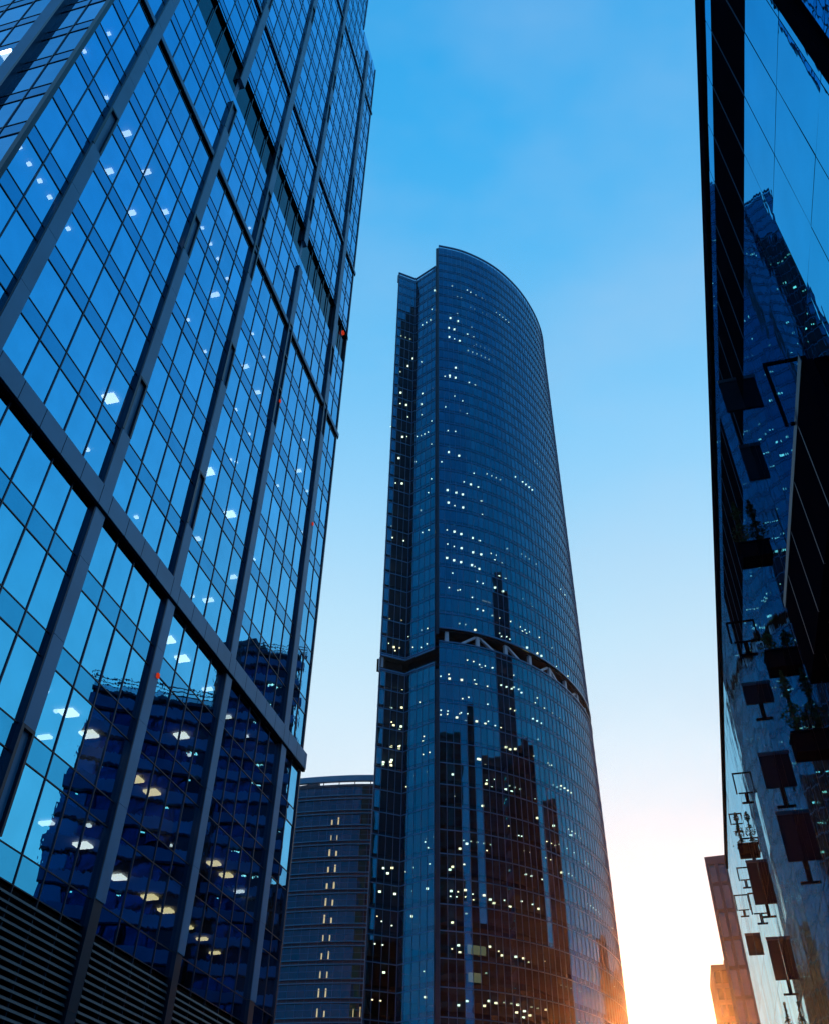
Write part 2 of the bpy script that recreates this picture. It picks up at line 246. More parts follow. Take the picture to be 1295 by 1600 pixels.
TT=[(9.7,156.6,229.5,0),(14.3,157.9,229.5,0),(15.4,158.7,229.5,0),(15.8,159.6,229.5,0),(17.0,159.7,229.5,0),(19.0,160.8,229.5,0),(20.0,161.4,229.5,0),(21.8,162.8,229.5,0),(25.0,165.3,229.5,0),(28.1,168.2,229.5,0),(0.5,160.6,229.5,1),(2.5,159.6,229.5,1),(4.5,155.4,225.3,1),(0.0,160.5,221.1,0),(1.4,159.7,221.1,0),(3.7,156.1,216.9,0),(11.1,157.5,216.9,0),(9.0,156.0,212.7,1),(11.2,157.0,212.7,1),(8.5,156.3,208.5,1),(10.1,156.8,208.5,1),(15.3,159.1,212.7,0),(13.9,158.5,208.5,1),(15.7,159.5,208.5,1),(18.9,161.5,212.7,0),(20.4,162.6,212.7,0),(8.6,156.3,204.3,1),(10.1,156.9,204.3,0),(11.6,157.6,204.3,1),(14.0,159.0,204.3,0),(15.6,159.4,204.3,0),(19.2,161.5,208.5,1),(19.2,161.7,204.3,0),(23.9,164.9,212.7,0),(25.4,165.8,208.5,0),(23.8,164.9,204.3,1),(25.1,166.2,204.3,1),(4.1,158.5,208.5,0),(2.3,159.6,208.5,0),(-0.0,160.9,208.5,0),(2.8,159.0,204.3,1),(0.2,160.4,204.3,0),(4.2,158.3,200.1,1),(-1.4,160.9,200.1,1),(-2.7,160.2,195.9,1),(0.9,160.2,195.9,1),(10.3,157.0,191.7,1),(8.6,156.3,187.5,1),(10.2,157.0,187.5,1),(13.9,158.7,187.5,1),(15.6,159.6,187.5,1),(18.7,161.5,191.7,1),(19.0,161.7,187.5,1),(17.1,160.3,191.7,0),(4.3,157.6,183.3,1),(1.4,159.3,183.3,1),(1.2,159.3,179.1,1),(-4.4,159.1,183.3,1),(-4.4,159.2,179.1,0),(-2.8,159.7,179.1,1),(-2.3,160.1,174.9,0),(-3.5,159.4,166.5,1),(-2.4,159.2,166.5,0),(-4.2,158.7,158.1,1),(-3.2,159.0,149.7,1),(7.4,156.3,174.9,0),(13.1,158.5,174.9,0),(14.4,159.3,174.9,0),(16.1,160.2,174.9,1),(19.2,162.2,174.9,0),(24.0,165.1,187.5,0),(28.5,169.2,191.7,0),(28.6,168.8,187.5,0),(29.5,170.3,187.5,0),(21.2,162.8,183.3,0),(12.0,157.8,179.1,0),(9.8,156.2,179.1,0),(1.3,159.2,174.9,0),(2.6,158.9,174.9,0),(3.9,157.5,170.7,0),(4.7,157.7,170.7,0),(0.2,159.1,166.5,0),(1.2,158.7,166.5,0),(2.1,158.2,166.5,0),(3.0,157.5,166.5,0),(5.4,158.3,166.5,0),(8.0,156.8,166.5,0),(9.9,157.0,166.5,0),(8.1,156.2,158.1,1),(10.7,157.4,158.1,1),(6.3,155.4,153.9,0),(3.9,157.7,162.3,0),(0.0,159.8,158.1,0),(3.9,157.1,149.7,0),(3.2,157.5,145.5,0),(14.4,159.2,153.9,0),(16.5,160.7,158.1,0),(25.9,167.2,162.3,0),(11.8,157.9,149.7,0),(13.5,158.8,149.7,1),(15.3,159.8,149.7,1),(16.8,160.7,149.7,0),(7.7,156.5,145.5,1),(9.8,157.3,145.5,1),(11.4,157.9,145.5,1),(16.0,160.3,145.5,1),(19.4,162.3,145.5,1),(7.9,156.3,141.3,1),(9.4,157.3,141.3,0),(11.4,157.9,141.3,1),(21.0,163.3,149.7,0),(21.7,164.2,149.7,0),(23.5,165.2,149.7,0),(24.9,166.3,149.7,0),(26.2,167.6,149.7,0),(-4.4,162.5,141.3,1),(-4.4,162.5,137.1,1),(-4.1,162.1,124.5,1),(16.1,160.2,141.3,0),(19.4,162.4,141.3,0),(21.2,163.4,141.3,1),(7.5,156.3,132.9,0),(9.2,156.9,132.9,1),(10.8,157.7,132.9,1),(13.6,159.0,132.9,1),(15.2,160.1,132.9,1),(0.5,162.9,137.1,0),(1.9,157.4,132.9,0),(3.3,156.5,132.9,0),(7.6,156.3,128.7,0),(9.1,157.1,128.7,0),(10.8,157.7,128.7,1),(13.5,159.1,128.7,1),(15.4,159.8,128.7,1),(18.7,162.0,132.9,0),(21.1,163.4,137.1,0),(7.4,156.1,124.5,1),(9.0,156.9,124.5,1),(10.6,157.5,124.5,1),(13.1,158.5,124.5,1),(13.8,158.9,124.5,0),(14.9,159.8,124.5,1),(18.7,161.9,128.7,1),(20.3,163.0,128.7,1),(0.5,163.0,124.5,0),(2.0,162.3,124.5,0),(3.3,161.2,124.5,0),(23.7,165.9,137.1,0),(23.2,165.0,132.9,0),(23.8,165.7,128.7,0),(19.5,162.4,124.5,1),(21.0,163.4,124.5,1),(0.9,162.8,120.3,0),(2.2,161.6,120.3,0),(3.8,160.8,120.3,0),(18.3,161.1,120.3,1),(20.2,162.4,120.3,1),(24.7,166.0,120.3,0),(27.4,168.2,120.3,0),(28.9,169.9,120.3,0),(29.4,170.7,128.7,0),(31.7,173.4,128.7,0),(7.8,155.8,116.1,0),(9.7,156.7,116.1,0),(10.2,156.5,116.1,0),(8.6,156.1,120.3,0),(14.2,158.9,120.3,0),(15.5,159.6,120.3,0),(2.5,160.3,116.1,1),(3.4,159.7,116.1,1),(4.3,159.3,116.1,1),(0.2,163.4,116.1,0),(13.0,159.2,116.1,0),(13.4,159.4,107.7,1),(18.9,160.8,111.9,0),(21.4,162.0,111.9,0),(23.7,164.0,111.9,0),(3.3,159.2,107.7,0),(3.4,160.5,107.7,0),(-0.7,162.6,107.7,0),(2.0,160.1,103.5,0),(3.2,158.7,103.5,0),(-3.7,160.3,103.5,1),(-2.5,160.5,103.5,0),(-3.4,161.6,103.5,0),(-0.6,163.8,103.5,0),(-2.3,162.6,111.9,0),(-4.9,162.1,111.9,0),(18.7,160.4,107.7,0),(20.3,161.7,107.7,0),(21.1,162.6,107.7,0),(19.2,161.6,107.7,0),(28.4,168.0,111.9,0),(28.5,169.9,111.9,0),(25.9,165.9,111.9,0),(24.9,165.1,111.9,0),(31.8,172.1,111.9,0),(25.1,165.8,107.7,1),(27.7,168.0,107.7,1),(28.7,169.0,107.7,1),(32.6,173.2,107.7,0),(35.7,177.2,107.7,0),(11.5,158.0,99.3,0),(12.8,158.5,99.3,0),(14.5,161.1,99.3,1),(15.3,160.1,99.3,0),(14.1,159.6,99.3,0),(7.6,156.8,95.1,0),(7.8,158.5,95.1,1),(6.0,157.6,95.1,0),(10.3,158.9,95.1,1),(11.2,160.6,95.1,0),(12.9,158.7,95.1,0),(13.3,160.6,95.1,1),(14.5,162.4,95.1,0),(15.7,161.1,95.1,0),(19.3,164.0,99.3,1),(21.5,163.5,99.3,0),(3.3,161.3,95.1,1),(4.3,161.5,95.1,0),(0.1,163.3,95.1,1),(-0.6,163.7,95.1,0),(1.1,163.1,95.1,0),(-3.2,164.3,95.1,1),(-2.4,164.4,95.1,1),(-1.7,163.4,95.1,0),(-4.3,164.1,95.1,0),(9.2,160.6,90.9,1),(11.3,160.7,90.9,1),(10.4,159.0,90.9,0),(11.6,158.4,90.9,0),(15.6,161.0,90.9,0),(14.7,162.5,90.9,1),(15.8,162.5,90.9,0),(3.3,161.3,90.9,1),(1.9,160.8,90.9,0),(2.0,162.3,90.9,0),(-3.8,163.5,90.9,1),(-1.7,163.2,90.9,1),(-2.5,165.2,90.9,0),(9.2,159.1,86.7,1),(9.0,160.6,86.7,0),(11.0,160.6,86.7,1),(9.7,157.5,86.7,0),(7.3,157.8,86.7,0),(6.0,158.1,86.7,0),(13.2,160.5,86.7,1),(15.0,161.4,86.7,1),(14.5,162.5,86.7,0),(15.5,160.3,86.7,0),(17.0,162.0,86.7,0),(21.4,166.5,90.9,1),(21.0,166.4,95.1,0),(18.2,162.8,86.7,0),(-3.2,162.9,86.7,1),(-1.7,163.3,86.7,1),(-2.0,164.8,86.7,1),(-3.6,161.5,86.7,0),(0.2,163.2,86.7,0),(2.0,161.9,86.7,0),(1.0,163.6,86.7,0),(28.4,169.6,95.1,0),(28.4,171.0,95.1,1),(29.4,172.1,95.1,0),(30.3,171.7,95.1,0),(26.2,167.4,95.1,0),(33.0,174.8,95.1,0),(32.1,173.7,95.1,0),(28.2,171.1,90.9,0),(29.7,173.2,90.9,0),(30.6,174.5,90.9,0),(26.1,167.4,86.7,0),(26.1,168.7,86.7,1),(21.2,166.5,86.7,1),(23.4,166.3,86.7,0),(24.5,168.4,86.7,0),(2.6,161.3,82.5,1),(2.8,159.1,82.5,0),(4.4,161.1,82.5,0),(-3.6,164.1,82.5,1),(-2.0,164.5,82.5,1),(-1.8,163.2,82.5,0),(13.2,161.7,82.5,1),(19.0,162.9,82.5,1),(20.9,163.6,82.5,1),(18.8,165.4,82.5,1),(20.8,165.3,82.5,1),(13.2,159.7,78.3,1),(14.6,162.3,78.3,1),(24.1,167.5,82.5,1),(24.9,166.4,82.5,0),(-5.0,163.1,78.3,1),(-3.5,161.8,78.3,1),(-3.4,163.5,78.3,1),(27.9,170.2,82.5,0),(28.6,170.7,82.5,0),(-3.5,163.7,82.5,1),(-2.0,163.7,82.5,1),(-4.9,162.0,78.3,1),(-3.3,161.0,78.3,1),(-3.4,163.2,78.3,1),(-0.4,163.4,74.1,0),(19.9,163.8,82.5,1),(20.9,165.4,82.5,1),(24.0,167.4,82.5,1),(13.5,159.9,78.3,1),(14.5,162.5,78.3,0),(28.4,170.4,82.5,0),(29.3,172.9,82.5,0),(8.2,157.7,74.1,1),(8.3,161.1,74.1,1),(9.4,161.3,74.1,0),(14.7,161.4,74.1,1),(15.8,163.0,74.1,1),(14.7,159.8,74.1,0),(18.6,163.7,74.1,1),(19.8,164.6,74.1,1),(23.6,168.2,78.3,0),(24.6,168.1,78.3,0),(21.3,165.9,74.1,0),(24.6,168.0,74.1,1),(25.3,169.5,74.1,1),(26.3,170.8,74.1,1),(13.9,161.8,69.9,1),(13.7,163.5,69.9,0),(30.2,173.4,74.1,0),(32.1,175.5,74.1,0),(33.2,177.2,74.1,1),(24.7,166.8,69.9,1),(28.3,170.3,69.9,1),(10.6,158.7,61.5,1),(9.5,161.1,61.5,1),(3.2,158.2,61.5,0),(3.8,160.9,61.5,0),(14.4,161.6,61.5,0),(20.7,164.9,65.7,0),(20.4,167.0,65.7,0),(21.3,165.2,65.7,0),(29.3,171.8,61.5,1),(32.3,174.8,69.9,1),(8.0,158.5,57.3,1),(7.6,159.9,57.3,1),(1.2,159.2,57.3,0),(4.0,157.3,57.3,0),(-0.1,161.3,57.3,0),(-4.0,159.9,57.3,1),(-2.5,159.7,57.3,1),(-3.3,162.4,57.3,1),(7.7,158.3,53.1,1),(8.9,158.5,53.1,0),(10.1,157.7,53.1,1),(8.8,161.1,53.1,0),(10.3,161.0,53.1,0),(11.5,159.5,53.1,0),(11.8,162.4,53.1,0),(7.7,160.9,53.1,0),(-4.5,159.4,53.1,1),(-1.9,160.4,53.1,1),(-0.9,171.4,57.3,1),(3.6,157.4,53.1,1),(13.5,160.1,53.1,1),(14.7,162.2,53.1,1),(15.5,164.0,53.1,1),(13.4,165.6,53.1,1),(17.2,162.3,53.1,0),(18.5,165.7,53.1,1),(20.8,169.0,53.1,1),(22.0,169.4,53.1,1),(23.7,166.5,53.1,1),(-4.0,171.5,53.1,1),(-2.7,171.9,53.1,0),(-4.0,161.5,48.9,0),(-2.3,163.7,48.9,0),(1.1,158.6,48.9,1),(8.0,161.4,48.9,1),(8.9,159.4,44.7,1),(7.9,161.4,44.7,0),(9.3,163.4,44.7,1),(10.6,164.2,44.7,1),(12.7,160.7,44.7,0),(14.1,159.8,44.7,1),(16.6,164.6,44.7,1),(15.8,162.1,44.7,0),(19.0,165.2,44.7,1),(20.4,166.0,44.7,1),(21.5,168.1,44.7,0),(24.2,167.4,44.7,0),(-3.7,173.2,44.7,1),(-2.4,173.6,44.7,1),(-5.0,174.5,44.7,1),(-3.3,160.2,40.5,1),(0.6,171.9,44.7,1),(3.6,170.8,44.7,1),(3.2,158.9,40.5,0),(10.1,159.2,36.3,1),(8.9,162.0,36.3,1),(8.1,165.0,36.3,0),(13.6,158.8,36.3,1),(14.8,160.0,36.3,1),(13.1,162.0,36.3,1),(18.4,160.8,36.3,1),(18.7,165.9,36.3,1),(19.9,164.9,36.3,1),(21.1,167.7,36.3,1),(20.2,169.2,36.3,1),(23.3,163.6,36.3,1),(5.7,161.9,36.3,0),(3.4,157.3,36.3,1),(4.0,172.3,36.3,1),(-2.9,174.0,36.3,1)]

# ------------------------------------------------------------------ ground, road, pavements
U = 22.0
AZ = math.radians(15.375); dv = Vector((math.sin(AZ), math.cos(AZ), 0)); nv = Vector((math.cos(AZ), -math.sin(AZ), 0))
def struct(name, mb, m): return tag(mb.build(name, m), kind='structure')
ST = Frame((0,0), dv)                                  # street frame: u along, o to the right
def strip(o0, o1, u0, u1, z): return MB().quad([ST.o+ST.a*u+ST.n*o+Vector((0,0,z)) for u, o in ((u0,o0),(u0,o1),(u1,o1),(u1,o0))][::1])
g = MB().quad([(-1500,-1500,0),(1500,-1500,0),(1500,1500,0),(-1500,1500,0)]); struct('ground', g, M['earth'])
struct('road', strip(-15, -5, -200, 135, .006), M['asph'])
pv = MB()
for o0, o1 in ((-21.3,-15),(-5,3.6)):
    pv.hexa([ST.o+ST.a*u+ST.n*o+Vector((0,0,z)) for z in (0.002,.14) for u, o in ((-200,o0),(-200,o1),(135,o1),(135,o0))])
struct('pavement', pv, M['pave'])
mk = MB()
for i in range(-20, 14):
    mk.quad([ST.o+ST.a*u+ST.n*o+Vector((0,0,.011)) for u, o in ((i*9,-10.1),(i*9,-9.9),(i*9+4,-9.9),(i*9+4,-10.1))])
struct('road_marking', mk, M['white'])

# ------------------------------------------------------------------ left: blue mirror-glass office tower
LF = Frame(-nv*U, dv)                                  # long face; u = distance along the street, o towards the street
S0, S1, ZT = .612*U, 2.388*U, 8.3*U
ZN = 6.25*U; S2 = 2.12*U                               # the far end steps back above ZN
left = thing('glass_office_tower', 'blue mirror glass office tower with grey cornice bands, filling the left of the view', 'skyscraper', LF.p((S0+S1)/2, -15, -EYE))
EFr = Frame(LF.p(S0,0,0), nv)                          # near end face; u from the corner: negative = away from the street
assert abs(EFr.n.dot(dv)+1) < 1e-6
PITCH = .1805*U
flo = [1.393*U + PITCH*k for k in range(-5, 40)]       # spandrel bottoms
SPH = .049*U
cols = [(.751,.788),(1.150,1.188),(1.478,1.515),(1.815,1.850),(2.212,2.250)]
lines = [.612,.6815,.751]
for (a0,a1),(b0,b1),n in ((cols[0],cols[1],5),(cols[1],cols[2],4),(cols[2],cols[3],4),(cols[3],cols[4],5)):
    lines += [a1+(b0-a1)*k/n for k in range(n+1)]
lines += [2.250,2.319,2.388]
lines = [l*U for l in lines]
spans = [(a,b) for a,b in zip(lines[:-1], lines[1:]) if b-a > .02*U]
colset = [(a*U,b*U) for a,b in cols]
LOUV = .483*U
BL0, BL1 = 3.135*U, 3.335*U
bandz = [(1.212,1.266),(2.664,2.708),(3.835,3.885),(5.60,5.65),(7.05,7.1)]
espans = [(-1.41,-.02),(-3.24,-1.41),(-6.13,-4.21),(-8.14,-6.13)] + [(-8.14-2*k-2, -8.14-2*k) for k in range(0, 11)]
wins, sps = [], []
def faces_for_floor(zb, zt, nxt):
    pass
zr = [(LOUV, flo[0] if flo[0] > LOUV else None)]
glass_rows = []
prev = LOUV
for zb in flo:
    if zb > prev+.2: glass_rows.append((prev, zb))
    prev = zb+SPH
    if prev > ZT-PITCH: break
glass_rows.append((prev, ZT))
def clip_rows(rows, lo, hi):
    r = []
    for a, b in rows:
        if b <= lo or a >= hi: r.append((a,b)); continue
        if a < lo-.3: r.append((a,lo))
        if b > hi+.3: r.append((hi,b))
    return r
glass_rows = clip_rows(glass_rows, BL0, BL1)
for z0, z1 in glass_rows:
    for a, b in spans:
        if z0 > ZN and a > S2-.1: continue
        mb = LF.pane(MB(), a, b, z0, z1, 0, .006)
        wins.append((mb, M['glassL'], mb.v))
    if z1 > 20:
        for a, b in espans:
            mb = EFr.pane(MB(), a, b, z0, z1, 0, .006); wins.append((mb, M['glassL'], mb.v))
many('window', wins, left)
for zb in flo:
    if zb > ZT-PITCH: break
    if BL0-SPH-.2 < zb < BL1: continue
    hi = S1 if zb < ZN else S2
    o = MB(); LF.box(o, S0, hi, -.28, .012, zb, zb+SPH); EFr.box(o, -30, -.0, -.28, .012, zb, zb+SPH); o.build('spandrel', M['spandL'], left)
    o = MB()
    for zz in (zb, zb+SPH):
        LF.box(o, S0, hi, .016, .04, zz-.022, zz+.022); EFr.box(o, -30, -.02, .016, .04, zz-.022, zz+.022)
    o.build('transom', M['mull'], left)
    if zb > LOUV:
        o = MB(); LF.box(o, S0+.35, hi-.35, -29, -.30, zb+.06, zb+.42); o.build('floor_slab', M['ceil'], left)
# mechanical floor: a dark recessed strip with a soffit
o = MB(); LF.box(o, S0, S1-.1, -1.2, -.12, BL0, BL1); EFr.box(o, -30, -.13, -1.2, -.12, BL0, BL1); o.build('plant_floor_recess', M['slot'], left)
o = MB(); LF.box(o, S0, S1+.2, -.34, .10, BL1-.02, BL1+.22); LF.box(o, S1-1.4, S1+.2, -.115, .12, BL1-.35, BL1-.03); o.build('soffit', M['black'], left)
# mullions, one upright each
def uprights(fr, us, zlo, zhi_f, name='mullion', w=.055, o1=.05, m='mull'):
    for u in us:
        hi = zhi_f(u); mb = MB()
        fr.box(mb, u-w/2, u+w/2, -.05, o1, zlo, hi)
        mb.build(name, M[m], left)
edge = set(round(a,3) for c in colset for a in c)
uprights(LF, [l for l in lines[1:-1] if round(l,3) not in edge], -EYE, lambda u: ZN if u > S2-.1 else ZT)
uprights(EFr, [-1.41,-6.13,-8.14]+[-8.14-2*k for k in range(1, 11)], 20, lambda u: ZT)
o = MB(); LF.box(o, S0-.06, S0+.17, -.15, .14, -EYE, ZT); LF.box(o, S1-.07, S1+.08, -.3, .10, -EYE, ZN); LF.box(o, S2-.07, S2+.08, -.3, .10, ZN, ZT); o.build('corner_post', M['mull'], left)
# wide panel columns in storey-high segments; some segments are open slots
slots = {(1,1.446),(2,1.446),(1,1.987),(0,2.17)}
rs = random.Random(5)
segz = [-.0727] + [1.262 + .1805*k for k in range(-6, 39)]
for ci, (a, b) in enumerate(colset):
    top = ZN if a > S2 else ZT
    full, slot, joint = MB(), MB(), MB(); LF.box(full, a+.2, b-.2, -.14, -.105, segz[0]*U, top); LF.box(slot, a+.02, a+.06, -.16, -.125, segz[0]*U, top)
    for z0, z1 in zip(segz[:-1], segz[1:]):
        c = (z0+z1)/2
        if z1*U > top: break
        if BL0 < c*U < BL1 and ci not in (2, 4): continue
        low = z1 < .56
        is_slot = (ci == 1 and abs(c-1.53) < .06) or (ci == 2 and (abs(c-1.53) < .06 or abs(c-2.08) < .06)) or (c > 2.2 and rs.random() < .3) or (ci == 1 and abs(c-.62) < .07) or (ci==0 and abs(c-2.08)<.07) or (ci==0 and abs(c-.62)<.09) or (ci==3 and abs(c-2.25)<.08)
        Z0, Z1 = z0*U, z1*U
        if low:
            LF.box(slot, a+.1, b-.1, .0, .18, Z0, Z1-.01); LF.box(slot, a, a+.09, -.1, .22, Z0, Z1-.01)
        elif is_slot:
            LF.box(slot, a, a+.16, -.1, .24, Z0, Z1); LF.box(slot, b-.12, b, -.1, .24, Z0, Z1); LF.box(full, a+.163, b-.123, -.1, .08, Z0, Z1); LF.box(slot, a+.16, b-.12, .08, .25, Z1-.14, Z1-.005)
        else:
            LF.box(full, a+.07, b, -.1, .22, Z0+.01, Z1-.01); LF.box(slot, a, a+.067, -.12, .20, Z0, Z1); LF.box(joint, a+.068, b-.03, -.1, .20, Z1-.01, Z1+.01)
    c_ = full.build('column', M['fin'], left); slot.build('column_channel', M['mull'], c_); joint.build('column_joint', M['seam'], c_)
o = MB(); EFr.box(o, -4.21, -3.24, -.1, .3, 20, ZT); c_ = o.build('column', M['fin'], left); o = MB(); EFr.box(o, -3.237, -3.05, -.1, .33, 20, ZT); o.build('column_channel', M['mull'], c_)
# cornice bands
for k, (z0, z1) in enumerate(bandz):
    hi = S1+.35 if z0*U < ZN else S2+.3
    if k == 0: dep, dr = .30, .10
    else: dep, dr = .16, .36; z1 = z0+.036
    o = MB(); LF.box(o, S0-.1 if k == 0 else S0+.3, hi, .055, dep, z0*U+dr, z1*U+.02); c_ = o.build('cornice', M['fin'], left)
    o = MB(); LF.box(o, S0-.1 if k == 0 else S0+.3, hi, .052, dep-.04, z0*U+.16 if k else z0*U-.06, z0*U+dr-.003); o.build('cornice_shadow_strip', M['black'], c_)  # black strip under the band paints its shadow line
    if k == 0:
        for l in lines: o = MB(); LF.box(o, l-.015, l+.015, .06, dep+.004, z0*U+dr, z1*U+.024); o.build('cornice_joint', M['seam'], c_)
# interior: core wall
o = MB(); LF.box(o, S0+2, S2-1, -24, -9.5, LOUV, ZT-2); o.build('core', M['core'], left)
rw = random.Random(8)
for k in range(34):
    u = rw.uniform(S0+1, S1-2.5); fz = rw.choice(flo[:6])+SPH+.42; zz = .1
    o = MB(); LF.box(o, u, u+.12, -8, -1.0, fz-SPH, fz+PITCH-SPH-.36); o.build('partition', M['core'], left)
# louvred base
lv = [(a*U,b*U) for a,b in ((.612,.751),(.788,1.150),(1.188,1.478),(1.515,1.815),(1.850,2.212),(2.250,2.388))]
for a, b in lv:
    o = MB(); z = -EYE+.4
    while z < LOUV-.15:
        mbp = [LF.p(a+.05,.0,z), LF.p(a+.05,.12,z-.02), LF.p(b-.05,.12,z-.02), LF.p(b-.05,.0,z), LF.p(a+.05,-.06,z+.1), LF.p(a+.05,.06,z+.09), LF.p(b-.05,.06,z+.09), LF.p(b-.05,-.06,z+.1)]
        o.hexa(mbp); z += .27
    c_ = o.build('louvre_panel', M['louv'], left)
o = MB(); LF.box(o, S0+.1, S1-.1, -.9, -.35, -EYE, LOUV-.02); EFr.box(o, -30, -1, -.9, -.35, -EYE, 21); o.build('base_wall', M['black'], left)
o = MB(); LF.box(o, S0, S1, -30.2, -29.8, -EYE, ZN); LF.box(o, S0+.4, S1-.1, -30, -.5, ZN-.5, ZN-.02); LF.box(o, S0, S2, -30, 0, ZT-.01, ZT+.4)
LF.box(o, S1-.1, S1+.0, -30, -.31, -EYE, ZN); LF.box(o, S2-.1, S2, -30, -.31, ZN, ZT); o.build('outer_wall', M['wallL'], left)
lampi = []
for u, oo, z, sz, wm in LL:
    a = {0:.09, 1:.15, 2:.30}[sz]; b_ = {0:.09, 1:.3, 2:.34}[sz]
    mb = LF.box(MB(), u-a, u+a, oo-b_, oo+b_, z-.05, z+.05); lampi.append((mb, M['lampW'] if wm else (M['lampL'] if sz == 2 else M['lampc']), mb.v[:4]))
many('ceiling_light', lampi, left)
for u, z in ((colset[2][1]-.1, 1.02),(colset[3][1]-.1, 2.29),(colset[4][1]-.2, 2.07)):
    o = MB(); LF.box(o, u-.16, u+.02, .23, .32, z*U-.12, z*U+.10); o.build('warning_light', M['red'], left)
o = MB(); LF.box(o, S1-1.2, S1-.85, -.2, .12, BL1-.75, BL1-.45); o.build('warning_light', M['red'], left)

# ------------------------------------------------------------------ centre: curved skyscraper
def spline(P, step):
    P = [Vector(p) for p in P]; pts = []
    for i in range(len(P)-1):
        a, b, c, d = P[max(i-1,0)], P[i], P[i+1], P[min(i+2, len(P)-1)]
        for k in range(24):
            t = k/24; pts.append(.5*((2*b)+(c-a)*t+(2*a-5*b+4*c-d)*t*t+(3*b-a-3*c+d)*t**3))
    pts.append(P[-1]); L = [0]
    for p, q in zip(pts[:-1], pts[1:]): L.append(L[-1]+(q-p).length)
    n = max(1, round(L[-1]/step)); res = []; j = 0
    for k in range(n+1):
        s = L[-1]*k/n
        while j < len(L)-2 and L[j+1] < s: j += 1
        res.append(pts[j].lerp(pts[j+1], (s-L[j])/(L[j+1]-L[j]) if L[j+1] > L[j] else 0))
    return res
tower = thing('curved_skyscraper', 'tall dark blue curved glass skyscraper with a sharp notched front edge, in the centre', 'skyscraper', (16,190,0))
TM, TL = 248.2, 236.8
mainc = spline([(5.6,154.9),(13.8,156.9),(23.2,161.9),(31.4,169.5),(37.6,178.4),(41.6,187.2),(43.5,196),(43.9,206)], 1.36)
Pw0, Pw1, Pw2 = Vector((-6.4,157.5)), Vector((-1.2,159.6)), Vector((4.7,154.95))
lefta = [Pw0.lerp(Pw1, k/4) for k in range(5)]; leftb = [Pw1.lerp(Pw2, k/5) for k in range(6)]
FL = 4.2; f0 = 75.1-FL*18
fz = [f0+FL*k for k in range(0, 60)]
tw, tl = [], []
def segframe(a, b): return Frame(a, b-a), (b-a).length
def wing(pts, top, gap0, gap1, skip_bottom=0):
    zs = [z for z in fz if z < top-1]
    for a, b in zip(pts[:-1], pts[1:]):
        fr, L = segframe(a, b)
        for z in zs:
            z1 = min(z+FL, top)
            if z1 > top-1.5: z1 = top
            if z >= gap0-FL*.3 and z < gap1-.01: 
                if z1 > gap1+.1: z0 = gap1
                else: continue
            else: z0 = z
            if z0 < gap0 < z1: z1 = gap0
            if z0 == z: z0 += .78
            if z1-z0 < .4: continue
            mb = fr.pane(MB(), .03, L-.03, z0, z1, 0, .0035); tw.append((mb, M['glassT'], mb.v))
    return zs
def ring(pts, z0, z1, o0, o1, mb):
    for a, b in zip(pts[:-1], pts[1:]):
        fr, L = segframe(a, b); fr.box(mb, -.0, L+.0, o0, o1, z0, z1)
    return mb
GM0, GM1, GL0, GL1 = 101.8, 104.9, 96.6, 99.6
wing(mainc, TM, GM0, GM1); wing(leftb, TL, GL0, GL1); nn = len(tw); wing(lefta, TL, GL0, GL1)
for i in range(nn, len(tw)):                           # darker glass paints a dark reflection on the outer wing, save edge strip and top
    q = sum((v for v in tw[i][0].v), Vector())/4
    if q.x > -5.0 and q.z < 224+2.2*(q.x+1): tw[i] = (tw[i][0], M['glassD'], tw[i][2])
many('window', tw, tower)
allp = [(mainc, TM, GM0, GM1), (lefta, TL, GL0, GL1), (leftb, TL, GL0, GL1)]
def ingap(z, g0, g1): return g0-.2 < z < g1+.05
for z in fz:
    got = {}
    for wi, (pts, top, g0, g1) in enumerate(allp):
        if z > top-1 or ingap(z, g0, g1): continue
        sp_, rl = got.setdefault(wi, (MB(), MB()))
        ring(pts, z+.0, min(z+.78, top), -.2, -.02, sp_)
        ring(pts, z-.08, z+.07, -.02, .12, rl); ring(pts, z+.77, z+.82, -.19, .035, sp_)
    for wi, (sp_, rl) in got.items():
        sp_.build(('spandrel', 'outer_wing_spandrel', 'wing_spandrel')[wi], M['glassD' if wi == 1 and z < 222 else 'spandT'], tower)  # outer wing spandrels carry the same painted dark reflection
        rl.build(('floor_rail', 'outer_wing_rail', 'wing_rail')[wi], M['rail'], tower)
for pts, top, g0, g1 in allp:
    for za, zb_, i_ in ((g0-.25, g0, -.02), (g1-.02, g1+.35, -.02), (top-.1, top+.3, -.25)): o = MB(); ring(pts, za, zb_, i_, .2, o); o.build('edge_trim', M['rail'], tower)
for pts, top, g0, g1 in allp:
    for i, p in enumerate(pts):
        q = pts[min(i+1, len(pts)-1)] if i < len(pts)-1 else pts[i-1]; fr = Frame(p, (q-p) if i < len(pts)-1 else (p-q)); mb = MB()
        fr.box(mb, -.035, .035, -.03, .09, f0, g0); mb.build('lower_mullion', M['thin'], tower); mb = MB(); fr.box(mb, -.035, .035, -.03, .09, g1, top); mb.build('upper_mullion', M['thin'], tower)
